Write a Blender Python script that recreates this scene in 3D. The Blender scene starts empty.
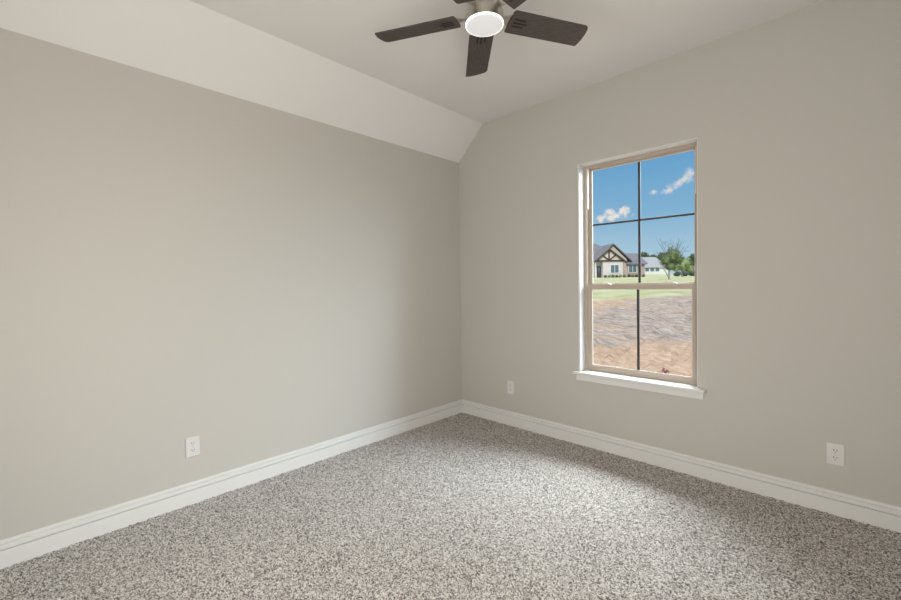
import bpy, bmesh, math, random
import numpy as np
from mathutils import Vector, Matrix

# ------------------------------------------------------------------ camera, sky, sun, lights, exposure
scn = bpy.context.scene
col = scn.collection
scn.view_settings.view_transform = 'Standard'
scn.view_settings.look = 'None'
scn.view_settings.gamma = 1.0
scn.view_settings.use_curve_mapping = False
scn.view_settings.exposure = 0.0

CAM = Vector((2.7742, -3.0117, 1.2535))
YAW, PITCH, ROLL, FPX, V0 = -0.7686, -0.0193, -0.0131, 417.15, 292.81
Fh = Vector((math.sin(YAW), math.cos(YAW), 0))
Rt = Vector((math.cos(YAW), -math.sin(YAW), 0))
Fw = Fh * math.cos(PITCH) + Vector((0, 0, 1)) * math.sin(PITCH)
Up = -Fh * math.sin(PITCH) + Vector((0, 0, 1)) * math.cos(PITCH)
ir = Rt * math.cos(ROLL) + Up * math.sin(ROLL)
iu = -Rt * math.sin(ROLL) + Up * math.cos(ROLL)
cd = bpy.data.cameras.new('camera')
cd.sensor_width = 36.0
cd.lens = 36.0 * FPX / 901.0
cd.shift_y = (V0 - 300.0) / 901.0
cd.clip_start = 0.02
cd.clip_end = 2000
cam = bpy.data.objects.new('camera', cd)
col.objects.link(cam)
cam.matrix_world = Matrix(((ir.x, iu.x, -Fw.x, CAM.x), (ir.y, iu.y, -Fw.y, CAM.y), (ir.z, iu.z, -Fw.z, CAM.z), (0, 0, 0, 1)))
scn.camera = cam

SUN_STRENGTH = 2.6
SKY_GAIN = 1.0
SKY_FILL_HIGH = 370.0
SKY_FILL_SIDE = 275.0
SIDE_FILL_POWER = 60.0
REAR_FILL_POWER = 29.0
FAN_LAMP = 2.6


def lin(r, g, b):
    f = lambda c: (c / 255 / 12.92) if c <= 10.3 else ((c / 255 + 0.055) / 1.055) ** 2.4
    return (f(r), f(g), f(b), 1.0)


# --- sky: blue gradient with two small clouds ahead and unseen bright cloud added overhead
w = bpy.data.worlds.new('sky')
scn.world = w
w.use_nodes = True
wt = w.node_tree
wt.nodes.clear()


def wn(t, **k):
    n = wt.nodes.new(t)
    for a, v in k.items():
        setattr(n, a, v)
    return n


def wm(op, a, b=None, c=None, clamp=False):
    n = wn('ShaderNodeMath', operation=op, use_clamp=clamp)
    for i, x in enumerate((a, b, c)):
        if x is None:
            continue
        if isinstance(x, (int, float)):
            n.inputs[i].default_value = x
        else:
            wt.links.new(x, n.inputs[i])
    return n.outputs[0]


tc = wn('ShaderNodeTexCoord')
sep = wn('ShaderNodeSeparateXYZ')
wt.links.new(tc.outputs['Generated'], sep.inputs[0])
X, Y, Z = sep.outputs
az = wm('MULTIPLY', wm('ARCTAN2', X, Y), 57.29578)
el = wm('MULTIPLY', wm('ARCSINE', Z), 57.29578)
ramp = wn('ShaderNodeValToRGB')
wt.links.new(wm('DIVIDE', el, 90.0, clamp=True), ramp.inputs[0])
cr = ramp.color_ramp
cr.elements[0].position = 0.0
cr.elements[0].color = lin(190, 214, 226)
cr.elements[1].position = 0.055
cr.elements[1].color = lin(163, 196, 219)
for pos, c in ((0.095, (134, 180, 214)), (0.16, (110, 165, 208)), (0.22, (104, 160, 206)), (1.0, (92, 145, 200))):
    e = cr.elements.new(pos)
    e.color = lin(*c)
nz = wn('ShaderNodeTexNoise')
nz.inputs['Scale'].default_value = 95.0
nz.inputs['Detail'].default_value = 5.0
nz.inputs['Roughness'].default_value = 0.65
wt.links.new(tc.outputs['Generated'], nz.inputs['Vector'])
noise = wm('SUBTRACT', nz.outputs['Fac'], 0.5)


def lobe(a0, e0, ra, re, rot=0.0):
    c, s = math.cos(math.radians(rot)), math.sin(math.radians(rot))
    da, de = wm('SUBTRACT', az, a0), wm('SUBTRACT', el, e0)
    p = wm('DIVIDE', wm('ADD', wm('MULTIPLY', da, c), wm('MULTIPLY', de, s)), ra)
    q = wm('DIVIDE', wm('SUBTRACT', wm('MULTIPLY', de, c), wm('MULTIPLY', da, s)), re)
    return wm('SUBTRACT', 1.0, wm('SQRT', wm('ADD', wm('MULTIPLY', p, p), wm('MULTIPLY', q, q))))


def cloud(lobes, soft, amt):
    d = None
    for l in lobes:
        v = lobe(*l)
        d = v if d is None else wm('MAXIMUM', d, v)
    d = wm('ADD', d, wm('MULTIPLY', noise, amt))
    return wm('DIVIDE', d, soft, clamp=True)


c1 = cloud([(-21.45, 8.95, .85, .75), (-22.95, 8.85, .75, .65), (-24.1, 8.2, 1.1, .5, 15), (-22.5, 8.3, 1.9, .55, 6)], .7, 3.0)
c2 = wm('MULTIPLY', cloud([(-15.0, 11.9, 2.3, .62, 27), (-14.3, 12.4, 1.3, .7, 27), (-16.4, 10.9, .9, .42, 8), (-18.0, 10.9, .5, .3)], 1.0, 3.2), .78)
mixA = wn('ShaderNodeMix', data_type='RGBA')
wt.links.new(wm('MAXIMUM', c1, c2), mixA.inputs[0])
wt.links.new(ramp.outputs[0], mixA.inputs[6])
mixA.inputs[7].default_value = lin(236, 228, 224)
# broken cloud added overhead for brighter skylight, above the part seen through the window
nb = wn('ShaderNodeTexNoise')
nb.inputs['Scale'].default_value = 3.0
nb.inputs['Detail'].default_value = 4.0
wt.links.new(tc.outputs['Generated'], nb.inputs['Vector'])
over = wm('MULTIPLY', wm('DIVIDE', wm('SUBTRACT', el, 24.0), 14.0, clamp=True), wm('MULTIPLY', wm('SUBTRACT', nb.outputs['Fac'], 0.32), 4.0, clamp=True))
mixB = wn('ShaderNodeMix', data_type='RGBA')
wt.links.new(over, mixB.inputs[0])
wt.links.new(mixA.outputs[2], mixB.inputs[6])
mixB.inputs[7].default_value = (1.9, 1.95, 2.0, 1)
bg = wn('ShaderNodeBackground')
bg.inputs['Strength'].default_value = SKY_GAIN
wt.links.new(mixB.outputs[2], bg.inputs['Color'])
wo = wn('ShaderNodeOutputWorld')
wt.links.new(bg.outputs[0], wo.inputs[0])

# --- sun, behind this house, on the facades across the field
sl = bpy.data.lights.new('sun', 'SUN')
sl.energy = SUN_STRENGTH
sl.angle = math.radians(0.6)
sl.color = (1.0, .955, .90)
so = bpy.data.objects.new('sun', sl)
col.objects.link(so)
so.rotation_euler = (Vector((-.38, .68, -.66))).to_track_quat('-Z', 'Y').to_euler()


def area(name, loc, target, sx, sy, power, color, spread):
    l = bpy.data.lights.new(name, 'AREA')
    l.shape = 'RECTANGLE'
    l.size, l.size_y = sx, sy
    l.energy = power
    l.color = color
    l.spread = math.radians(spread)
    o = bpy.data.objects.new(name, l)
    col.objects.link(o)
    o.location = loc
    d = Vector(target) - Vector(loc)
    o.rotation_euler = d.to_track_quat('-Z', 'Y').to_euler()
    return o


area('window_sky_fill', (1.75, 1.7, 4.3), (1.65, 0.0, 1.1), 4.6, 2.4, SKY_FILL_HIGH, (.90, .96, 1.0), 90)  # area lamp added outside, out of view, for more sky brightness than the world gives
area('window_sky_fill', (4.4, 3.0, 3.2), (1.65, 0.0, 1.35), 5.0, 2.8, SKY_FILL_SIDE, (.80, .91, 1.0), 85)  # second added lamp, off to the side, boosting sky light onto the long wall
area('side_fill', (3.44, -2.95, 1.2), (1.6, -2.2, 1.3), .85, 1.95, SIDE_FILL_POWER, (1.0, .955, .875), 180)  # added fill lamp in front of the solid side wall; no doorway there
area('rear_fill', (1.6, -3.66, 1.25), (1.6, 0, 1.6), .9, 1.9, REAR_FILL_POWER, (1.0, .955, .875), 180)  # added fill behind the camera; the rear wall is solid, without an opening


# ------------------------------------------------------------------ helpers
def tag(o, label=None, cat=None, group=None, kind=None):
    if label:
        o['label'] = label
    if cat:
        o['category'] = cat
    if group:
        o['group'] = group
    if kind:
        o['kind'] = kind
    return o


def empty(name, loc=(0, 0, 0), rz=0.0):
    o = bpy.data.objects.new(name, None)
    o.empty_display_size = .1
    col.objects.link(o)
    o.location = loc
    o.rotation_euler = (0, 0, rz)
    return o


def obj(name, bm, mat, parent=None, smooth=False):
    me = bpy.data.meshes.new(name)
    bmesh.ops.recalc_face_normals(bm, faces=bm.faces)
    bm.to_mesh(me)
    bm.free()
    for m in (mat if isinstance(mat, (list, tuple)) else [mat]):
        me.materials.append(m)
    if smooth:
        for p in me.polygons:
            p.use_smooth = True
    o = bpy.data.objects.new(name, me)
    col.objects.link(o)
    o.parent = parent
    return o


def copy_tree(o, parent=None):
    c = o.copy()
    col.objects.link(c)
    c.parent = parent
    for ch in list(o.children):
        copy_tree(ch, c)
    return c


def box(bm, lo, hi, bevel=0.0, seg=2, M=None):
    vs = [bm.verts.new((x, y, z)) for x in (lo[0], hi[0]) for y in (lo[1], hi[1]) for z in (lo[2], hi[2])]
    fs = [bm.faces.new([vs[i] for i in q]) for q in ((0, 1, 3, 2), (4, 6, 7, 5), (0, 4, 5, 1), (2, 3, 7, 6), (0, 2, 6, 4), (1, 5, 7, 3))]
    if bevel > 0:
        es = list({e for f in fs for e in f.edges})
        r = bmesh.ops.bevel(bm, geom=es, offset=bevel, segments=seg, affect='EDGES', profile=.5)
        vs = list({v for f in r['faces'] for v in f.verts} | {v for v in vs if v.is_valid})
    if M is not None:
        for v in vs:
            v.co = M @ v.co
    return vs


def extrude_profile(bm, pts, a, b, axis):
    """closed 2D profile pts swept from a to b along axis (0 or 1); profile = (other horizontal axis, z)"""
    def P(q, t):
        return (t, q[0], q[1]) if axis == 0 else (q[0], t, q[1])
    va = [bm.verts.new(P(q, a)) for q in pts]
    vb = [bm.verts.new(P(q, b)) for q in pts]
    n = len(pts)
    for i in range(n):
        bm.faces.new((va[i], va[(i + 1) % n], vb[(i + 1) % n], vb[i]))
    bm.faces.new(va)
    bm.faces.new(vb[::-1])


def prism(bm, poly, M0, thick):
    """poly (x,z) extruded along +y by thick, transformed by M0"""
    a = [bm.verts.new(M0 @ Vector((x, 0, z))) for x, z in poly]
    b = [bm.verts.new(M0 @ Vector((x, thick, z))) for x, z in poly]
    n = len(poly)
    for i in range(n):
        bm.faces.new((a[i], a[(i + 1) % n], b[(i + 1) % n], b[i]))
    bm.faces.new(a)
    bm.faces.new(b[::-1])


def tube(bm, pts, rads, n=6):
    rings = []
    pts = [Vector(p) for p in pts]
    for i, p in enumerate(pts):
        d = (pts[min(i + 1, len(pts) - 1)] - pts[max(i - 1, 0)]).normalized()
        u = d.orthogonal().normalized()
        v = d.cross(u)
        rings.append([bm.verts.new(p + (u * math.cos(t) + v * math.sin(t)) * rads[i]) for t in [2 * math.pi * k / n for k in range(n)]])
    for a, b in zip(rings, rings[1:]):
        best = min(range(n), key=lambda s: sum((a[k].co - b[(k + s) % n].co).length for k in range(n)))
        for k in range(n):
            bm.faces.new((a[k], a[(k + 1) % n], b[(k + 1 + best) % n], b[(k + best) % n]))
    bm.faces.new(rings[0])
    bm.faces.new(rings[-1][::-1])


def lathe(bm, prof, n=48, c=(0, 0, 0)):
    rings = []
    for r, z in prof:
        if r < 1e-6:
            rings.append([bm.verts.new((c[0], c[1], c[2] + z))])
        else:
            rings.append([bm.verts.new((c[0] + r * math.cos(2 * math.pi * k / n), c[1] + r * math.sin(2 * math.pi * k / n), c[2] + z)) for k in range(n)])
    for a, b in zip(rings, rings[1:]):
        for k in range(n):
            q = [a[k % len(a)], a[(k + 1) % len(a)], b[(k + 1) % len(b)], b[k % len(b)]]
            q = list(dict.fromkeys(q))
            if len(q) >= 3:
                bm.faces.new(q)


# ------------------------------------------------------------------ materials
def mat(name, color, rough=.6, metal=0.0, spec=.4):
    m = bpy.data.materials.new(name)
    m.use_nodes = True
    b = m.node_tree.nodes['Principled BSDF']
    b.inputs['Base Color'].default_value = color
    b.inputs['Roughness'].default_value = rough
    b.inputs['Metallic'].default_value = metal
    b.inputs['Specular IOR Level'].default_value = spec
    return m


def noisy(m, scale, c1, c2, detail=3, bump=0.0, dist=.002, stretch=None, lo=.35, hi=.65):
    t = m.node_tree
    b = t.nodes['Principled BSDF']
    tcn = t.nodes.new('ShaderNodeTexCoord')
    src = tcn.outputs['Object']
    if stretch:
        mp = t.nodes.new('ShaderNodeMapping')
        mp.inputs['Scale'].default_value = stretch
        t.links.new(src, mp.inputs[0])
        src = mp.outputs[0]
    n = t.nodes.new('ShaderNodeTexNoise')
    n.inputs['Scale'].default_value = scale
    n.inputs['Detail'].default_value = detail
    t.links.new(src, n.inputs['Vector'])
    r = t.nodes.new('ShaderNodeValToRGB')
    r.color_ramp.elements[0].position = lo
    r.color_ramp.elements[0].color = c1
    r.color_ramp.elements[1].position = hi
    r.color_ramp.elements[1].color = c2
    t.links.new(n.outputs['Fac'], r.inputs[0])
    t.links.new(r.outputs[0], b.inputs['Base Color'])
    if bump:
        bp = t.nodes.new('ShaderNodeBump')
        bp.inputs['Strength'].default_value = bump
        bp.inputs['Distance'].default_value = dist
        t.links.new(n.outputs['Fac'], bp.inputs['Height'])
        t.links.new(bp.outputs[0], b.inputs['Normal'])
    return m


def brick(m, c1, c2, mortar, scale):
    t = m.node_tree
    b = t.nodes['Principled BSDF']
    tcn = t.nodes.new('ShaderNodeTexCoord')
    mp = t.nodes.new('ShaderNodeMapping')
    mp.inputs['Rotation'].default_value = (math.pi / 2, 0, 0)
    t.links.new(tcn.outputs['Object'], mp.inputs[0])
    k = t.nodes.new('ShaderNodeTexBrick')
    k.inputs['Scale'].default_value = scale
    k.inputs['Color1'].default_value = c1
    k.inputs['Color2'].default_value = c2
    k.inputs['Mortar'].default_value = mortar
    k.inputs['Brick Width'].default_value = .22
    k.inputs['Row Height'].default_value = .075
    k.inputs['Mortar Size'].default_value = .008
    t.links.new(mp.outputs[0], k.inputs['Vector'])
    t.links.new(k.outputs['Color'], b.inputs['Base Color'])
    return m


PAINT = noisy(mat('greige wall paint', (0, 0, 0, 1), .75, spec=.25), 260, (.520, .503, .470, 1), (.532, .515, .481, 1), 2, .06, .0006)
CEIL = noisy(mat('ceiling paint', (0, 0, 0, 1), .85, spec=.15), 200, (.735, .722, .71, 1), (.745, .732, .72, 1), 2, .06, .0006)
TRIM = mat('white trim paint', (.72, .72, .715, 1), .35, spec=.4)
VINYL = mat('almond window vinyl', (.46, .39, .33, 1), .45)
BEAD = mat('pale window bead', (.60, .54, .47, 1), .45)
BRONZE = mat('dark bronze grille', (.035, .031, .030, 1), .5)
LOCK = mat('almond lock enamel', (.80, .76, .70, 1), .35)
NICKEL = noisy(mat('brushed nickel', (0, 0, 0, 1), .34, 1.0), 90, (.50, .47, .43, 1), (.58, .55, .51, 1), 2, .05, .0004, (1, 1, 12))
BLADE = noisy(mat('dark walnut blade', (0, 0, 0, 1), .5), 22, (.042, .033, .030, 1), (.085, .068, .062, 1), 4, .1, .0006, (1, 9, 9))
SLOT = mat('black blade slot', (.008, .008, .008, 1), .6)
PLATE = mat('white outlet plastic', (.68, .675, .67, 1), .3)
DARK = mat('dark opening', (.03, .03, .03, 1), .6)
IVORY = mat('white door paint', (.78, .77, .75, 1), .4)

LENS = bpy.data.materials.new('lit opal lens')
LENS.use_nodes = True
b = LENS.node_tree.nodes['Principled BSDF']
b.inputs['Base Color'].default_value = (.9, .9, .9, 1)
b.inputs['Emission Color'].default_value = (1.0, .94, .86, 1)
b.inputs['Emission Strength'].default_value = .37
RING = LENS.copy()
RING.name = 'bright lamp ring'
LENS.node_tree.nodes['Principled BSDF'].inputs['Base Color'].default_value = (.55, .55, .55, 1)
RING.node_tree.nodes['Principled BSDF'].inputs['Emission Strength'].default_value = FAN_LAMP
LENS.node_tree.nodes['Principled BSDF'].inputs['Emission Color'].default_value = (.96, .97, 1.0, 1)

GLASS = bpy.data.materials.new('clear window glass')
GLASS.use_nodes = True
t = GLASS.node_tree
t.nodes.clear()
g_out = t.nodes.new('ShaderNodeOutputMaterial')
g_mix = t.nodes.new('ShaderNodeMixShader')
g_tr = t.nodes.new('ShaderNodeBsdfTransparent')
g_tr.inputs[0].default_value = (.97, .985, .98, 1)
g_gl = t.nodes.new('ShaderNodeBsdfGlossy')
g_gl.inputs['Roughness'].default_value = .02
g_fr = t.nodes.new('ShaderNodeFresnel')
g_fr.inputs[0].default_value = 1.1
t.links.new(g_fr.outputs[0], g_mix.inputs[0])
t.links.new(g_tr.outputs[0], g_mix.inputs[1])
t.links.new(g_gl.outputs[0], g_mix.inputs[2])
t.links.new(g_mix.outputs[0], g_out.inputs[0])

# carpet: flecked cut pile
CARPET = mat('flecked beige carpet', (.4, .36, .33, 1), 1.0, spec=.05)
t = CARPET.node_tree
b = t.nodes['Principled BSDF']
b.inputs['Sheen Weight'].default_value = .15
tcn = t.nodes.new('ShaderNodeTexCoord')
vo = t.nodes.new('ShaderNodeTexVoronoi')
vo.inputs['Scale'].default_value = 200
t.links.new(tcn.outputs['Object'], vo.inputs['Vector'])
sx = t.nodes.new('ShaderNodeSeparateXYZ')
t.links.new(vo.outputs['Color'], sx.inputs[0])
n1 = t.nodes.new('ShaderNodeTexNoise')
n1.inputs['Scale'].default_value = 150
n1.inputs['Detail'].default_value = 3
t.links.new(tcn.outputs['Object'], n1.inputs['Vector'])
ad = t.nodes.new('ShaderNodeMath')
ad.operation = 'MULTIPLY_ADD'
t.links.new(n1.outputs['Fac'], ad.inputs[0])
ad.inputs[1].default_value = .9
t.links.new(sx.outputs[0], ad.inputs[2])
sb = t.nodes.new('ShaderNodeMath')
sb.operation = 'SUBTRACT'
sb.inputs[1].default_value = .45
t.links.new(ad.outputs[0], sb.inputs[0])
rp = t.nodes.new('ShaderNodeValToRGB')
rp.color_ramp.elements[0].position = .0
rp.color_ramp.elements[0].color = (.09, .078, .07, 1)
rp.color_ramp.elements[1].position = 1.0
rp.color_ramp.elements[1].color = (.86, .83, .80, 1)
for pos, c in ((.2, (.22, .195, .178, 1)), (.42, (.46, .42, .39, 1)), (.7, (.68, .64, .61, 1))):
    e = rp.color_ramp.elements.new(pos)
    e.color = c
t.links.new(sb.outputs[0], rp.inputs[0])
t.links.new(rp.outputs[0], b.inputs['Base Color'])
bp = t.nodes.new('ShaderNodeBump')
bp.inputs['Strength'].default_value = .7
bp.inputs['Distance'].default_value = .006
t.links.new(vo.outputs['Distance'], bp.inputs['Height'])
bp.invert = True
t.links.new(bp.outputs[0], b.inputs['Normal'])

# ------------------------------------------------------------------ room shell
H1, H2, SX = 2.44, 2.7365, .3051
RX, RY = 3.5, -3.7
WX0, WX1, WZ0, WZ1 = 1.2524, 2.0543, .552, 2.162
LIN = .012                                              # jamb liner board thickness
rng = np.random.default_rng(5)

nx, ny = 470, 490
gx = np.linspace(0.0, RX, nx)
gy = np.linspace(RY, 0.0, ny)
XX, YY = np.meshgrid(gx, gy, indexing='ij')
ZZ = rng.uniform(-.0065, .0025, XX.shape)
XX = XX + rng.uniform(-.003, .003, XX.shape)
YY = YY + rng.uniform(-.003, .003, YY.shape)
co = np.stack([XX, YY, ZZ], -1).reshape(-1, 3).astype(np.float32)
idx = np.arange(nx * ny).reshape(nx, ny)
q = np.stack([idx[:-1, :-1], idx[1:, :-1], idx[1:, 1:], idx[:-1, 1:]], -1).reshape(-1, 4)
me = bpy.data.meshes.new('floor')
me.vertices.add(len(co))
me.vertices.foreach_set('co', co.ravel())
me.loops.add(q.size)
me.loops.foreach_set('vertex_index', q.ravel().astype(np.int32))
me.polygons.add(len(q))
me.polygons.foreach_set('loop_start', np.arange(0, q.size, 4, dtype=np.int32))
me.update(calc_edges=True)
me.polygons.foreach_set('use_smooth', np.ones(len(q), dtype=bool))
me.materials.append(CARPET)
fl = bpy.data.objects.new('floor', me)
col.objects.link(fl)
tag(fl, 'flecked beige and grey cut pile carpet covering the room', 'carpet', kind='structure')


def struct(name, bm, m, parent=None, label=None, cat=None):
    o = obj(name, bm, m, parent)
    if parent is None:
        tag(o, label, cat, kind='structure')
    return o


bm = bmesh.new()
box(bm, (-.15, RY - .15, -.12), (0, .15, 2.95))
struct('wall_left', bm, PAINT, None, 'long plain greige wall without a window', 'wall')
# window wall: one solid with an opening
bm = bmesh.new()
LR = .004
ox0, ox1, oz0, oz1 = WX0 - LIN, WX1 + LR, WZ0 - .02, WZ1 + LR
xs, zs = (0.0, ox0, ox1, RX + .15), (-.45, oz0, oz1, 2.95)
for y in (0.0, .15):
    vv = [[bm.verts.new((x, y, z)) for z in zs] for x in xs]
    for i in range(3):
        for j in range(3):
            if (i, j) != (1, 1):
                bm.faces.new((vv[i][j], vv[i + 1][j], vv[i + 1][j + 1], vv[i][j + 1]))
    if y == 0.0:
        v0 = vv
for (i, j), (k, l) in (((1, 1), (2, 1)), ((2, 1), (2, 2)), ((2, 2), (1, 2)), ((1, 2), (1, 1)), ((0, 0), (3, 0)), ((3, 0), (3, 3)), ((3, 3), (0, 3)), ((0, 3), (0, 0))):
    bm.faces.new((v0[i][j], v0[k][l], vv[k][l], vv[i][j]))
struct('wall_right', bm, PAINT, None, 'greige wall with the window and two outlets', 'wall')
bm = bmesh.new()
box(bm, (0, RY - .15, -.12), (RX + .15, RY, 2.95))
struct('wall_rear', bm, PAINT, None, 'greige wall behind the camera', 'wall')
bm = bmesh.new()
box(bm, (RX, RY, -.12), (RX + .15, 0, 2.95))
struct('wall_side', bm, PAINT, None, 'greige wall opposite the long plain wall', 'wall')
bm = bmesh.new()
extrude_profile(bm, [(0, H1), (SX, H2), (RX, H2), (RX, H2 + .12), (0, H2 + .12)], RY, 0, 1)
struct('ceiling', bm, CEIL, None, 'off white ceiling with a sloped strip above the long wall', 'ceiling')

# baseboards: profile measured from the photo (height .123 above pile)
def bb_prof(s):
    p = [(0, -.012), (.0145, -.012), (.0145, .0775), (.004, .0785), (.004, .0830), (.0125, .0840), (.0125, .100), (.0105, .1035), (.0035, .1045), (.0035, .1085), (.0085, .1095), (.0075, .119), (.003, .123), (0, .123)]
    return [(s * a, z) for a, z in p]


for nm, s0, a, bnd, ax, off in (('baseboard_left', 1, RY, 0.0, 1, 0.0), ('baseboard_right', -1, 0.0, RX, 0, 0.0), ('baseboard_side', -1, RY, 0.0, 1, RX), ('baseboard_rear', 1, 0.0, RX, 0, RY)):
    bm = bmesh.new()
    extrude_profile(bm, [(x + off, z) for x, z in bb_prof(s0)], a, bnd, ax)
    struct(nm, bm, TRIM, None, {'baseboard_left': 'white moulded baseboard along the long plain wall', 'baseboard_right': 'white moulded baseboard below the window', 'baseboard_side': 'white moulded baseboard opposite the long wall', 'baseboard_rear': 'white moulded baseboard behind the camera'}[nm], 'baseboard')

# ------------------------------------------------------------------ window
win = tag(empty('window_1', ((WX0 + WX1) / 2, 0, WZ0)), 'tall almond framed window with dark grilles and white sill', 'window', kind='structure')


def wobj(name, bm, m, parent=None, smooth=False):
    o = obj(name, bm, m, parent or win, smooth)
    # geometry is authored in room coordinates: bring it under the window's own origin
    if parent is None:
        o.data.transform(Matrix.Translation(-win.location))
    else:
        o.data.transform(Matrix.Translation(-win.location))
    return o


FY = .076                                               # room face of the vinyl frame
bm = bmesh.new()
box(bm, (WX0 - LIN, 0, WZ0), (WX0, FY + .03, WZ1))
box(bm, (WX1, 0, WZ0), (WX1 + LR, FY + .03, WZ1))
box(bm, (WX0 - LIN, 0, WZ1), (WX1 + LR, FY + .03, WZ1 + LR))
wobj('jamb_liner', bm, TRIM)
bm = bmesh.new()
box(bm, (1.207, -.042, .549), (2.105, FY + .02, .570), .005, 3)
wobj('window_sill', bm, TRIM)
bm = bmesh.new()
box(bm, (1.225, -.017, .503), (2.092, .002, .549), .002)
wobj('sill_apron', bm, TRIM)
# outer frame
fw = .022
bm = bmesh.new()
fx0, fx1, fz0, fz1 = WX0, WX1, .570, WZ1
for lo, hi in (((fx0, FY, fz0), (fx0 + fw, .150, fz1)), ((fx1 - fw, FY, fz0), (fx1, .150, fz1)), ((fx0 + fw, FY, fz1 - fw), (fx1 - fw, .150, fz1)), ((fx0 + fw, FY, fz0), (fx1 - fw, .150, fz0 + .014))):
    box(bm, lo, hi, .0015)
wobj('window_frame', bm, VINYL)
MEET0, MEET1 = 1.208, 1.241
CX = 1.652


def sash(name, y0, y1, x0, x1, z0, z1, st, top, bot, mull_h):
    bm = bmesh.new()
    sr = st - .007
    for lo, hi in (((x0, y0, z0), (x0 + st, y1, z1)), ((x1 - sr, y0, z0), (x1, y1, z1)), ((x0 + st, y0, z1 - top), (x1 - sr, y1, z1)), ((x0 + st, y0, z0), (x1 - sr, y1, z0 + bot))):
        box(bm, lo, hi, .002)
    s = wobj(name, bm, VINYL)
    ym = (y0 + y1) / 2
    gx0, gx1, gz0, gz1 = x0 + st, x1 - sr, z0 + bot, z1 - top
    bm = bmesh.new()
    bd = .006
    for lo, hi in (((gx0, y0 + .004, gz0), (gx0 + bd, ym, gz1)), ((gx1 - bd, y0 + .004, gz0), (gx1, ym, gz1)), ((gx0, y0 + .004, gz1 - bd), (gx1, ym, gz1)), ((gx0, y0 + .004, gz0), (gx1, ym, gz0 + bd))):
        box(bm, lo, hi, .001, 1)
    wobj('glazing_bead', bm, BEAD, s)
    bm = bmesh.new()
    box(bm, (gx0 - .004, ym - .003, gz0 - .004), (gx1 + .004, ym + .003, gz1 + .004))
    wobj('pane', bm, GLASS, s)
    bm = bmesh.new()
    box(bm, (CX - .0085, ym + .004, gz0), (CX + .0085, ym + .012, gz1), .001, 1)
    if mull_h:
        box(bm, (gx0, ym + .004, mull_h - .007), (CX - .0085, ym + .012, mull_h + .007), .001, 1)
        box(bm, (CX + .0085, ym + .004, mull_h - .007), (gx1, ym + .012, mull_h + .007), .001, 1)
    wobj('grille', bm, BRONZE, s)
    return s


# upper sash sits in the outer track, lower sash in the inner one
sash('upper_sash', .112, .140, fx0 + .016, fx1 - .016, MEET0 + .006, fz1 - .010, .028, .022, .030, 1.706)
low = sash('lower_sash', .081, .109, fx0 + .012, fx1 - .012, fz0 + .004, MEET1, .042, MEET1 - MEET0, .038, None)
for lx in (1.425, 1.880):
    bm = bmesh.new()
    box(bm, (lx - .030, .084, MEET1 - .001), (lx + .030, .106, MEET1 + .006), .002)
    prism(bm, [(-.034, .006), (.020, .006), (.012, .012), (-.026, .014), (-.034, .010)], Matrix.Translation((lx, .083, MEET1)), .014)
    wobj('sash_lock', bm, LOCK, low)
bm = bmesh.new()
for jx in (fx0 + fw, fx1 - fw - .008):
    box(bm, (jx, .080, 1.83), (jx + .008, .108, fz1 - fw), .001, 1)
wobj('track_cover', bm, LOCK)

# ------------------------------------------------------------------ outlets
def outlet(M, label):
    """local frame: x across, z up, -y out of the wall"""
    root = empty('electrical_outlet')
    root.matrix_world = M
    bm = bmesh.new()
    box(bm, (-.036, -.0065, -.0575), (.036, .0015, .0575), .0035, 3)
    obj('cover_plate', bm, PLATE, root)
    for s in (-1, 1):
        bm = bmesh.new()
        n = 28
        pts = []
        for k in range(n):
            a = 2 * math.pi * k / n
            pts.append((max(-.0165, min(.0165, .0185 * math.cos(a))), max(-.0135, min(.0135, .0165 * math.sin(a))) + s * .0195))
        prism(bm, pts, Matrix.Translation((0, -.0082, 0)), .004)
        rc = obj('receptacle', bm, PLATE, root)
        for px, hh in ((-.0062, .0095), (.0062, .0078)):
            bm = bmesh.new()
            box(bm, (px - .0014, -.0086, s * .0195 + .0035 - hh / 2), (px + .0014, -.0074, s * .0195 + .0035 + hh / 2))
            obj('slot', bm, DARK, rc)
        bm = bmesh.new()
        prism(bm, [(.0024 * math.cos(a), .0024 * math.sin(a) + s * .0195 - .0075) for a in [k * math.pi / 6 for k in range(12)]], Matrix.Translation((0, -.0086, 0)), .0012)
        obj('ground_hole', bm, DARK, rc)
    bm = bmesh.new()
    prism(bm, [(.003 * math.cos(a), .003 * math.sin(a)) for a in [k * math.pi / 6 for k in range(12)]], Matrix.Translation((0, -.0074, 0)), .002)
    obj('screw', bm, NICKEL, root)
    tag(root, label, 'outlet', 'wall outlets')
    return root


outlet(Matrix.Translation((.592, 0, .337)), 'small pale outlet on the window wall near the room corner')
outlet(Matrix.Translation((2.707, 0, .322)), 'white duplex outlet on the window wall, past the window from the corner')
outlet(Matrix.Translation((0, -2.327, .328)) @ Matrix.Rotation(math.pi / 2, 4, 'Z'), 'white outlet on the long plain wall above its baseboard')

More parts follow.
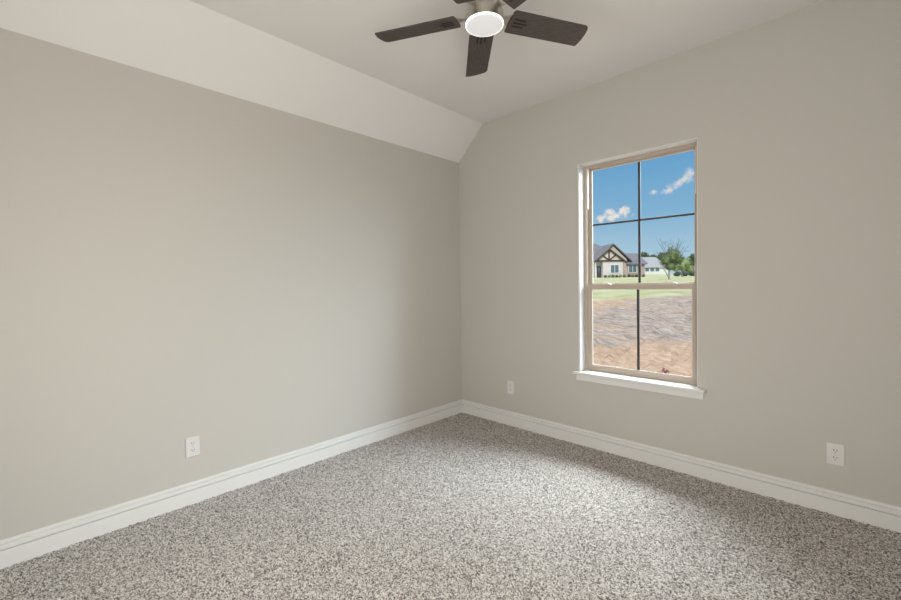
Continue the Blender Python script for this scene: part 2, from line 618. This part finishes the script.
# ------------------------------------------------------------------ ceiling fan
FX, FYC, ZB = 1.5314, -1.4752, 2.500
fan = tag(empty('ceiling_fan', (FX, FYC, H2)), 'five bladed ceiling fan with dark blades and a lit round lamp', 'ceiling fan')
dz = -H2
bm = bmesh.new()
lathe(bm, [(0, 0), (.068, 0), (.068, -.012), (.060, -.040), (.042, -.052), (.030, -.056), (0, -.056)])
obj('canopy', bm, NICKEL, fan, True)
bm = bmesh.new()
lathe(bm, [(0, -.05), (.040, -.05), (.040, -.165), (.046, -.190), (.046, -.21), (0, -.21)])
obj('motor_neck', bm, NICKEL, fan, True)
bm = bmesh.new()
lathe(bm, [(0, 2.530 + dz), (.072, 2.530 + dz), (.080, 2.526 + dz), (.0865, 2.517 + dz), (.0885, 2.505 + dz), (.0885, 2.470 + dz), (.0885, 2.4665 + dz), (.082, 2.4655 + dz), (0, 2.4655 + dz)])
obj('motor_housing', bm, NICKEL, fan)
bm = bmesh.new()
lathe(bm, [(.080, 2.4665 + dz), (.0880, 2.4665 + dz), (.0885, 2.4630 + dz), (.0878, 2.4600 + dz), (.0868, 2.4582 + dz), (.0855, 2.4580 + dz), (.0855, 2.4620 + dz)], 64)
obj('lamp_rim', bm, RING, fan, True)
bm = bmesh.new()
lathe(bm, [(.0855, 2.4620 + dz), (.0855, 2.4584 + dz), (.080, 2.4566 + dz), (.05, 2.4545 + dz), (.02, 2.4538 + dz), (0, 2.4536 + dz)], 64)
obj('lamp_lens', bm, LENS, fan, True)

R0, R1, BW, BP = .130, .541, .128, -.208
BT = .006


def blade_bm():
    bm = bmesh.new()
    h = BW / 2
    pts = [(R0 + .006, -h), (R1 - .030, -h)]
    # the far end: one corner square, the other swept
    for k in range(7):
        a = math.radians(-90 + 15 * k)
        pts.append((R1 - .030 + .026 * math.cos(a), -h + .026 + .026 * math.sin(a)))
    pts += [(R1, -h * .3), (R1 + .002, h * .3), (R1 - .002, h * .8), (R1 - .006, h), (R0 + .004, h), (R0, h - .006), (R0 - .001, 0), (R0, -h + .008)]
    prism(bm, [(x, y) for x, y in pts], Matrix(((1, 0, 0, 0), (0, 0, 1, 0), (0, 1, 0, 0), (0, 0, 0, 1))), BT)
    return bm


for k in range(5):
    th = 3.6026 - k * math.radians(72)
    M = Matrix.Translation((0, 0, ZB + dz)) @ Matrix.Rotation(th, 4, 'Z') @ Matrix.Rotation(BP, 4, 'X')
    bm = blade_bm()
    bmesh.ops.translate(bm, verts=bm.verts, vec=(0, 0, 0))
    bl = obj('blade', bm, BLADE, fan)
    bl.matrix_local = M
    for oy, ln in ((-.020, .058), (0.0, .070), (.020, .058)):
        bm = bmesh.new()
        box(bm, (R0 + .020, oy - .005, -.0012), (R0 + .020 + ln, oy + .005, .0008), .0006, 1)
        obj('slot', bm, SLOT, bl)
    # arm from the rotor to the blade root, spreading over the root
    bm = bmesh.new()
    prism(bm, [(.060, -.013), (.095, -.012), (R0 + .004, -.034), (R0 + .095, -.030), (R0 + .095, .030), (R0 + .004, .034), (.095, .012), (.060, .013)], Matrix(((1, 0, 0, 0), (0, 0, 1, 0), (0, 1, 0, 0), (0, 0, 0, 1))), .005)
    bmesh.ops.translate(bm, verts=bm.verts, vec=(0, 0, BT + .0003))
    ar = obj('blade_arm', bm, NICKEL, fan)
    ar.matrix_local = M

# ------------------------------------------------------------------ outdoors: frame of the far buildings
def pt(u, v, D):
    """a point seen at (u,v) in the survey of the photograph, D metres ahead"""
    a, c = u - 450.5, v - V0
    x = math.cos(ROLL) * a + math.sin(ROLL) * c
    y = -math.sin(ROLL) * a + math.cos(ROLL) * c
    r = Fw * FPX + Rt * x - Up * y
    return CAM + r * (D / r.dot(Fh))


GD = [(-500, -.42), (4, -.42), (6.4, -.21), (9, -.03), (18, .50), (30, .98), (45, 1.50), (75, 2.19), (110, 3.0), (150, 4.05), (260, 6.0), (900, 9.0)]


def ground_z(x, y):
    D = (Vector((x, y, 0)) - CAM).dot(Fh)
    for (a, za), (b_, zb) in zip(GD, GD[1:]):
        if D <= b_:
            return za + (zb - za) * (D - a) / (b_ - a)
    return GD[-1][1]


# ground with grass, clay and tilled soil
GRND = mat('field of grass, clay and grey soil', (.3, .3, .2, 1), 1.0, spec=.05)
t = GRND.node_tree
b = t.nodes['Principled BSDF']


def gn(tp):
    return t.nodes.new(tp)


def gm(op, a, b_=None, clamp=False):
    n = gn('ShaderNodeMath')
    n.operation = op
    n.use_clamp = clamp
    for i, x in enumerate((a, b_)):
        if x is None:
            continue
        if isinstance(x, (int, float)):
            n.inputs[i].default_value = x
        else:
            t.links.new(x, n.inputs[i])
    return n.outputs[0]


tcn = gn('ShaderNodeTexCoord')
gsep = gn('ShaderNodeSeparateXYZ')
t.links.new(tcn.outputs['Object'], gsep.inputs[0])
gd = gm('ADD', gm('MULTIPLY', gsep.outputs[0], Fh.x), gm('MULTIPLY', gsep.outputs[1], Fh.y))
gd = gm('SUBTRACT', gd, CAM.dot(Fh))
gr_ = gm('ADD', gm('MULTIPLY', gsep.outputs[0], Rt.x), gm('MULTIPLY', gsep.outputs[1], Rt.y))
gr_ = gm('SUBTRACT', gr_, CAM.dot(Rt))


def gnoise(scale, detail, sx_=1.0, sy_=1.0, rough=.6):
    mp = gn('ShaderNodeMapping')
    mp.inputs['Rotation'].default_value = (0, 0, -math.atan2(Rt.y, Rt.x))
    mp.inputs['Scale'].default_value = (sx_, sy_, 1)
    t.links.new(tcn.outputs['Object'], mp.inputs[0])
    n = gn('ShaderNodeTexNoise')
    n.inputs['Scale'].default_value = scale
    n.inputs['Detail'].default_value = detail
    n.inputs['Roughness'].default_value = rough
    t.links.new(mp.outputs[0], n.inputs['Vector'])
    return n.outputs['Fac']


def gramp(fac, stops):
    r = gn('ShaderNodeValToRGB')
    r.color_ramp.elements[0].position, r.color_ramp.elements[0].color = stops[0]
    r.color_ramp.elements[1].position, r.color_ramp.elements[1].color = stops[-1]
    for p_, c_ in stops[1:-1]:
        e_ = r.color_ramp.elements.new(p_)
        e_.color = c_
    t.links.new(fac, r.inputs[0])
    return r.outputs[0]


def gmix(fac, a, b_):
    n = gn('ShaderNodeMix')
    n.data_type = 'RGBA'
    t.links.new(fac, n.inputs[0])
    t.links.new(a, n.inputs[6])
    t.links.new(b_, n.inputs[7])
    return n.outputs[2]


grass = gramp(gnoise(.8, 6, 1, .5), [(.3, (.35, .36, .19, 1)), (.5, (.48, .475, .28, 1)), (.7, (.58, .56, .39, 1))])
clay = gramp(gnoise(3, 6, 1, 1.6), [(.3, (.37, .24, .165, 1)), (.5, (.50, .355, .255, 1)), (.7, (.60, .46, .36, 1))])
soil = gramp(gnoise(3.6, 8, .6, 1.3, .8), [(.3, (.09, .078, .07, 1)), (.43, (.27, .225, .20, 1)), (.55, (.45, .375, .33, 1)), (.72, (.64, .55, .49, 1))])
tanc = gramp(gnoise(7, 8, .7, 1.3, .75), [(.28, (.24, .15, .10, 1)), (.45, (.46, .315, .225, 1)), (.6, (.57, .415, .315, 1)), (.75, (.68, .54, .44, 1))])
wob = gm('MULTIPLY', gm('SUBTRACT', gnoise(.5, 4, .6, 1), .5), 6.0)
wob2 = gm('MULTIPLY', gm('SUBTRACT', gnoise(1.6, 5, .5, 1), .5), 2.4)
f_near = gm('DIVIDE', gm('SUBTRACT', gm('ADD', gd, wob2), 8.55), .5, True)               # tan -> soil
f_clay = gm('DIVIDE', gm('SUBTRACT', gm('ADD', gm('SUBTRACT', gd, gm('MULTIPLY', gr_, 1.1)), wob2), 8.8), 1.0, True)  # soil -> clay
f_gras = gm('DIVIDE', gm('SUBTRACT', gm('SUBTRACT', gm('ADD', gd, wob2), gm('MULTIPLY', gr_, .45)), 14.6), 1.2, True)       # clay -> grass
soil = gmix(gm('MULTIPLY', gm('DIVIDE', gm('SUBTRACT', gnoise(.9, 5, .45, 1.3), .46), .2, True), .7), soil, clay)
c = gmix(f_near, tanc, soil)
c = gmix(f_clay, c, clay)
c = gmix(f_gras, c, grass)
t.links.new(c, b.inputs['Base Color'])
bp = gn('ShaderNodeBump')
bp.inputs['Strength'].default_value = .8
bp.inputs['Distance'].default_value = .08
t.links.new(gnoise(6, 8, .7, 1.4, .7), bp.inputs['Height'])
t.links.new(bp.outputs[0], b.inputs['Normal'])

random.seed(3)
bm = bmesh.new()
ds = [3.2, 4.4] + [5 + .35 * k for k in range(60)] + [27, 30, 34, 38, 45, 52, 60, 68, 75, 85, 97, 110, 128, 150, 185, 220, 260, 340, 450, 600, 800]
fs_ = [-1.2 + 2.4 * k / 150 for k in range(151)]
base = Vector((CAM.x, CAM.y, 0))
grid = []
for D in ds:
    row = []
    for f in fs_:
        P = base + Fh * D + Rt * (D * f)
        if P.y < .16:
            P.y = .16
        amp = .05 if 5 < D < 20 else 0
        row.append(bm.verts.new((P.x, P.y, ground_z(P.x, P.y) + random.uniform(-amp, amp))))
    grid.append(row)
for i in range(len(ds) - 1):
    for j in range(150):
        try:
            f = bm.faces.new((grid[i][j], grid[i][j + 1], grid[i + 1][j + 1], grid[i + 1][j]))
        except ValueError:
            pass
struct('ground', bm, GRND, None, 'rising field of tan clay, grey tilled soil and pale grass', 'ground')

# ------------------------------------------------------------------ neighbour's house
CREAM = brick(mat('cream painted brick', (0, 0, 0, 1), .8), (.69, .62, .59, 1), (.62, .55, .52, 1), (.68, .62, .59, 1), 1.0)
PINK = brick(mat('pinkish brick', (0, 0, 0, 1), .85), (.44, .31, .27, 1), (.36, .25, .22, 1), (.50, .44, .40, 1), 1.0)
TAN = noisy(mat('tan board siding', (0, 0, 0, 1), .8), 3, (.47, .39, .32, 1), (.53, .45, .37, 1), 3)
TANL = noisy(mat('cream gable siding', (0, 0, 0, 1), .8), 3, (.60, .52, .45, 1), (.66, .58, .51, 1), 3)
SHING = noisy(mat('grey roof shingles', (0, 0, 0, 1), .95, spec=.1), 6, (.15, .145, .16, 1), (.235, .225, .245, 1), 6, stretch=(1, 1, 4))
TIMBER = noisy(mat('dark brown timber', (0, 0, 0, 1), .7), 5, (.045, .030, .026, 1), (.075, .052, .045, 1), 3)
WHITE = mat('white exterior paint', (.72, .70, .68, 1), .6)
WGLASS = mat('reflective house glass', (.10, .16, .19, 1), .15, spec=.9)
PALE = noisy(mat('pale metal roofing', (0, 0, 0, 1), .6), 2, (.30, .295, .315, 1), (.38, .37, .39, 1), 3, stretch=(4, 1, 1))
DOOR = mat('dark front door', (.05, .05, .06, 1), .4)

S1 = 75 / FPX
hb = pt(610, 277.6, 75)
house = tag(empty('house', hb, math.atan2(Rt.y, Rt.x)), 'cream brick house with a timber framed front gable and grey roof', 'house')


def hx(u):
    return (u - 610) * S1


def hz(v):
    return (277.6 - v) * S1


def hpart(name, m, parent=None, boxes=(), fn=None, smooth=False):
    bm = bmesh.new()
    for bx in boxes:
        box(bm, *bx)
    if fn:
        fn(bm)
    return obj(name, bm, m, parent or house, smooth)




def hip(bm, x0, x1, y0, y1, z0, rx0, rx1, ry, rz, th=.18):
    a = [bm.verts.new(p) for p in ((x0, y0, z0), (x1, y0, z0), (x1, y1, z0), (x0, y1, z0))]
    d = [bm.verts.new(p) for p in ((x0, y0, z0 - th), (x1, y0, z0 - th), (x1, y1, z0 - th), (x0, y1, z0 - th))]
    r = [bm.verts.new((rx0, ry, rz)), bm.verts.new((rx1, ry, rz))]
    bm.faces.new((a[0], a[1], r[1], r[0]))
    bm.faces.new((a[1], a[2], r[1]))
    bm.faces.new((a[2], a[3], r[0], r[1]))
    bm.faces.new((a[3], a[0], r[0]))
    bm.faces.new(d[::-1])
    for i in range(4):
        bm.faces.new((a[i], d[i], d[(i + 1) % 4], a[(i + 1) % 4]))


def gable_roof(bm, xl, xr, xa, ze_l, ze_r, za, y0, y1, th):
    prism(bm, [(xl, ze_l), (xa, za), (xr, ze_r), (xr, ze_r - th), (xa, za - th), (xl, ze_l - th)], Matrix.Translation((0, y0, 0)), y1 - y0)


def beam(bm, a, b_, wd, y0, y1):
    a, b_ = Vector((a[0], 0, a[1])), Vector((b_[0], 0, b_[1]))
    d = (b_ - a).normalized()
    n = Vector((-d.z, 0, d.x)) * wd / 2
    prism(bm, [((a + n).x, (a + n).z), ((b_ + n).x, (b_ + n).z), ((b_ - n).x, (b_ - n).z), ((a - n).x, (a - n).z)], Matrix.Translation((0, y0, 0)), y1 - y0)


# main block with hip roof
hpart('main_wall', CREAM, boxes=[((-9.5, 1.2, -.6), (5.2, 9.6, 2.9))])
hpart('main_roof', SHING, fn=lambda bm: hip(bm, -10.2, 6.0, .8, 10.0, 3.0, -5.2, -1.3, 5.4, 6.8))
# second gable, tan, behind and right of the porch
hpart('rear_gable_wall', TAN, fn=lambda bm: prism(bm, [(-2.0, 0), (3.2, 0), (3.2, 3.3), (.75, 5.75), (-2.0, 3.3)], Matrix.Translation((0, .45, 0)), 1.6))
hpart('rear_gable_roof', SHING, fn=lambda bm: gable_roof(bm, -2.5, 4.05, .75, 3.25, 3.1, 6.2, .2, 6.5, .2))
hpart('rear_rake_board', TIMBER, fn=lambda bm: gable_roof(bm, -2.5, 4.05, .75, 3.05, 2.9, 6.0, .17, .26, .16))
# front gable over porch and front room
FYH = -2.2
hpart('front_wall', CREAM, boxes=[((-2.0, -2.0, -.6), (1.55, 1.2, 2.85)), ((-3.15, -1.1, -.6), (-2.0, 1.2, 2.85))])
hpart('gable_panel', TANL, fn=lambda bm: prism(bm, [(-3.2, 2.85), (1.6, 2.85), (1.6, 3.0), (-.95, 4.95), (-3.2, 3.0)], Matrix.Translation((0, -2.06, 0)), .3))
hpart('front_roof', SHING, fn=lambda bm: gable_roof(bm, -3.62, 2.08, -.95, 2.85, 2.75, 5.1, -2.35, 3.4, .13))
hpart('rake_board', TIMBER, fn=lambda bm: gable_roof(bm, -3.58, 2.04, -.95, 2.80, 2.70, 5.03, -2.40, -2.28, .27))
for nm, a, b_, wd in (('tie_beam', (-3.25, 2.92), (1.55, 2.92), .24), ('king_post', (-.95, 3.0), (-.95, 4.75), .22), ('brace', (-1.0, 3.05), (-2.15, 3.92), .2), ('brace', (-.9, 3.05), (.25, 3.92), .2)):
    hpart(nm, TIMBER, fn=lambda bm: beam(bm, a, b_, wd, -2.2 + (.01 if nm != 'tie_beam' else 0), -2.07))
hpart('porch_post', PINK, boxes=[((1.55, -2.2, -.6), (2.0, -1.6, 2.75))])
hpart('porch_post', WHITE, boxes=[((-3.42, -2.2, -.6), (-3.26, -2.04, 2.85))])
d_ = hpart('front_door', DOOR, boxes=[((-2.76, -1.18, 0), (-2.03, -1.06, 2.0))])
hpart('door_light', WGLASS, d_, boxes=[((-2.52, -1.21, .9), (-2.27, -1.14, 1.8))])


def hwin(x0, x1, z0, z1, y):
    f = hpart('window', WHITE, boxes=[((x0 - .1, y - .06, z0 - .1), (x1 + .1, y + .1, z1 + .1))])
    xm = (x0 + x1) / 2
    for a, c in ((x0, xm - .05), (xm + .05, x1)):
        hpart('pane', WGLASS, f, boxes=[((a, y - .09, z0), (c, y - .03, z1))])


hwin(-.62, .72, .85, 2.15, -2.0)
# right wing
hpart('wing_wall', PINK, boxes=[((2.0, .5, -.6), (6.5, 7.5, 2.42))])
hpart('wing_roof', SHING, fn=lambda bm: hip(bm, 1.8, 6.85, .1, 8.0, 2.5, 4.4, 6.7, 4.0, 4.6))
hwin(3.6, 4.95, .95, 2.2, .5)

# ------------------------------------------------------------------ far pale house
S2 = 150 / FPX
h2b = pt(657, 274.2, 150)
house2 = tag(empty('house', h2b, math.atan2(Rt.y, Rt.x)), 'low pale house with a light grey roof, beyond the brick house', 'house')
hpart('wall', WHITE, house2, boxes=[((-9.5, 0, -1.2), (3.9, 9, 2.45))])
hpart('roof', PALE, house2, fn=lambda bm: hip(bm, -10.5, 4.3, -.5, 9.5, 2.5, -6.5, 1.1, 3.5, 6.4))
for wx in (-3.6, -1.75, .1):
    f = hpart('window', WHITE, house2, boxes=[((wx - .8, -.08, .95), (wx + .8, .05, 2.3))])
    hpart('pane', WGLASS, f, boxes=[((wx - .66, -.12, 1.08), (wx + .66, -.02, 2.2))])

# ------------------------------------------------------------------ plants
LEAF = noisy(mat('mid green leaves', (0, 0, 0, 1), .7), 3, (.085, .125, .05, 1), (.21, .25, .115, 1), 3)
LEAF2 = noisy(mat('bright green leaves', (0, 0, 0, 1), .7), 3, (.19, .25, .10, 1), (.33, .38, .19, 1), 3)
LEAF3 = noisy(mat('dark green leaves', (0, 0, 0, 1), .7), 2, (.035, .06, .026, 1), (.075, .105, .045, 1), 3)
LEAF4 = noisy(mat('grey green leaves', (0, 0, 0, 1), .7), 2, (.055, .075, .068, 1), (.10, .125, .115, 1), 3)
TWIG = noisy(mat('dark grey twigs', (0, 0, 0, 1), .9), 12, (.085, .085, .085, 1), (.15, .145, .14, 1), 3)
BARK = noisy(mat('pale grey bark', (0, 0, 0, 1), .9), 12, (.20, .165, .14, 1), (.34, .295, .26, 1), 4)


def foliage(bm, blobs, n, size, rnd):
    for _ in range(n):
        c, r = rnd.choices(blobs, [b_[1][0] * b_[1][2] for b_ in blobs])[0]
        d = Vector((rnd.gauss(0, 1), rnd.gauss(0, 1), rnd.gauss(0, 1))).normalized()
        k = rnd.uniform(.55, 1.0) * (.85 + .25 * math.sin(5 * d.x + 3 * d.z) * math.sin(4 * d.y + c[0]))
        p = Vector(c) + Vector((d.x * r[0], d.y * r[1], d.z * r[2])) * k
        nrm = (d + Vector((rnd.gauss(0, .6), rnd.gauss(0, .6), rnd.gauss(0, .6)))).normalized()
        a = nrm.orthogonal().normalized()
        a = Matrix.Rotation(rnd.uniform(0, 6.28), 3, nrm) @ a
        b_ = nrm.cross(a)
        s = size * rnd.uniform(.6, 1.3)
        q_ = [bm.verts.new(p + a * s), bm.verts.new(p + b_ * s * .55 + nrm * s * .12), bm.verts.new(p - a * s), bm.verts.new(p - b_ * s * .55 + nrm * s * .12)]
        bm.faces.new(q_)


def core(bm, blobs, k=.72):
    """inner leaf mass"""
    for c, r in blobs:
        res = bmesh.ops.create_icosphere(bm, subdivisions=2, radius=1.0)
        for v in res['verts']:
            d = v.co.copy()
            f = k * (1 + .14 * math.sin(6 * d.x + c[0] * 3) * math.cos(5 * d.z + 2 * d.y))
            v.co = Vector((c[0] + d.x * r[0] * f, c[1] + d.y * r[1] * f, c[2] + d.z * r[2] * f))


def plant(name, loc, blobs, n, size, leaf, seed, label, cat, trunk=None, group=None, twigs=None):
    root = tag(empty(name, loc, math.atan2(Rt.y, Rt.x)), label, cat, group)
    rnd = random.Random(seed)
    bm = bmesh.new()
    core(bm, blobs)
    foliage(bm, blobs, n, size, rnd)
    obj('foliage', bm, leaf, root)
    bm = bmesh.new()
    for pts_, rr in (trunk or [([(0, 0, -.15), (0, 0, max(.1, blobs[0][0][2]))], [.05, .03])]):
        tube(bm, pts_, rr)
    obj('trunk' if trunk else 'stem', bm, BARK, root)
    if twigs:
        bm = bmesh.new()
        for _ in range(twigs[0]):
            p = Vector((rnd.uniform(-.15, .25), rnd.uniform(-.2, .2), rnd.uniform(1.0, 1.6)))
            e = Vector((rnd.uniform(*twigs[1]), rnd.uniform(-.8, .8), rnd.uniform(*twigs[2])))
            m1 = p.lerp(e, .5) + Vector((rnd.gauss(0, .1), rnd.gauss(0, .1), rnd.gauss(0, .1)))
            tube(bm, [p, m1, e], [.030, .02, .009], 4)
            for k in range(4):
                s_ = m1.lerp(e, rnd.uniform(0, 1))
                tube(bm, [s_, s_ + Vector((rnd.gauss(0, .28), rnd.gauss(0, .28), rnd.uniform(.1, .45)))], [.012, .006], 3)
        foliage(bm, [((.1, 0, 3.7), (1.2, .8, .8)), ((-.4, 0, 3.9), (.4, .4, .4)), ((1.9, 0, 3.3), (.3, .3, .5))], 110, .055, rnd)
        obj('bare_branch', bm, TWIG, root)
    return root


tb = pt(669, 279.6, 45)
plant('tree', tb, [((.38, 0, 2.55), (.95, .9, .95)), ((-.3, .1, 2.15), (.65, .7, .75)), ((1.0, 0, 2.15), (.6, .7, .65)), ((.2, 0, 1.45), (.7, .6, .55))], 3000, .085, LEAF, 4,
      'young green tree with bare twigs above its crown, before the pale house', 'tree',
      trunk=[([(0, 0, -.1), (.0, 0, .6), (.05, 0, 1.5), (.15, 0, 2.4)], [.085, .07, .055, .03]), ([(-.05, 0, .25), (-.35, 0, .8), (-.7, .1, 1.5), (-1.1, .1, 2.0)], [.05, .045, .03, .015]), ([(.02, 0, .8), (.3, 0, 1.4), (.5, 0, 2.2)], [.05, .04, .02])],
      twigs=(26, (-1.6, 2.3), (2.7, 4.5)))


def gpt(u, D):
    P = pt(u, 280, D)
    P.z = ground_z(P.x, P.y)
    return P


plant('tree', gpt(682, 68), [((0, 0, 2.1), (1.5, 1.4, 1.4)), ((-1.1, 0, 1.6), (.8, .9, .9)), ((1.2, 0, 1.3), (.8, .8, .8))], 2200, .14, LEAF2, 8,
      'low bright green tree just beyond the young tree', 'tree', trunk=[([(0, 0, -.2), (0, 0, 1.8)], [.12, .07])])
for k, (u, wd, hh) in enumerate(((677.3, .72, .85), (684.6, .74, .95), (691.9, .72, 1.0))):
    plant('shrub', gpt(u, 80), [((0, 0, hh * .5), (wd, .8, hh * .62))], 700, .10, LEAF4, 20 + k,
          ('grey green shrub below the low bright tree, on the side of the young tree', 'grey green shrub directly below the low bright tree', 'grey green shrub beyond the low bright tree, nearest the window edge')[k], 'shrub', group='shrubs below the bright tree')
# planted shrubs along the foot of the brick house
names = ('first', 'second', 'third', 'fourth', 'fifth', 'sixth', 'seventh', 'eighth', 'ninth', 'tenth')
for k, (u, r, yl) in enumerate(((605.5, .30, -2.5), (609.3, .31, -2.5), (613.0, .33, -2.5), (616.6, .30, -2.5), (620.2, .32, -2.5), (624.3, .31, -2.7), (629.0, .33, .0), (632.8, .33, .0), (636.6, .33, .0), (643.6, .34, .0))):
    xl = hx(u) + (u - 450.5) / FPX * yl
    P = hb + Rt * xl + Fh * yl
    P.z = ground_z(P.x, P.y)
    plant('shrub', P, [((0, 0, r * .75), (r, r * .9, r))], 170, .075, (LEAF3, LEAF2, LEAF)[k % 3] if k < 6 else (LEAF3, LEAF)[k % 2], 40 + k,
          'small planted shrub at the brick house foot, %s counted from its front door' % names[k], 'shrub', group='shrubs along the brick house')
# tree line beyond
for k, (u, D, hh, rr) in enumerate(((644.0, 205, 11.5, 1.9), (653.0, 212, 10.6, 1.9), (662.3, 205, 11.1, 1.9), (693.5, 190, 9.6, 1.9))):
    P = gpt(u, D)
    zt = hh
    plant('tree', P, [((0, 0, zt - rr), (rr * 1.25, rr, rr)), ((rr * .8, 0, zt - rr * 1.6), (rr * .9, rr, rr * .9)), ((-rr * .8, 0, zt - rr * 1.7), (rr * .9, rr, rr)), ((0, 0, zt - rr * 2.4), (rr * 1.3, rr, rr))], 800, .35, LEAF3, 70 + k,
          ('dark far tree touching the brick house roof end', 'dark far tree above the middle of the pale house roof', 'dark far tree behind the end of the pale roof', 'tall far tree above the grey green shrubs')[k], 'tree', trunk=[([(0, 0, -.5), (0, 0, zt - rr)], [.3, .15])], group='far tree line')

# small reddish weed on the tan soil
wp = pt(665, 373.6, 6.45)
wp.z = ground_z(wp.x, wp.y)
weed = tag(empty('weed', wp), 'small dark red weed on the tan clay near the window', 'weed')
RED = mat('dark red leaves', (.20, .055, .060, 1), .7)
rnd = random.Random(2)
bm = bmesh.new()
for k in range(16):
    a = rnd.uniform(0, 6.28)
    l = rnd.uniform(.05, .09)
    up = rnd.uniform(.02, .10)
    d = Vector((math.cos(a), math.sin(a), 0))
    s = Vector((-d.y, d.x, 0)) * .016
    p0, p1, p2 = Vector((0, 0, .02)), d * l * .55 + Vector((0, 0, .02 + up)), d * l + Vector((0, 0, .01 + up * .8))
    v = [bm.verts.new(x) for x in (p0, p1 + s, p2, p1 - s)]
    bm.faces.new(v)
obj('leaf_rosette', bm, RED, weed)
bm = bmesh.new()
tube(bm, [(0, 0, -.06), (0, 0, .03), (.004, 0, .085)], [.006, .005, .003], 5)
obj('stem', bm, RED, weed)
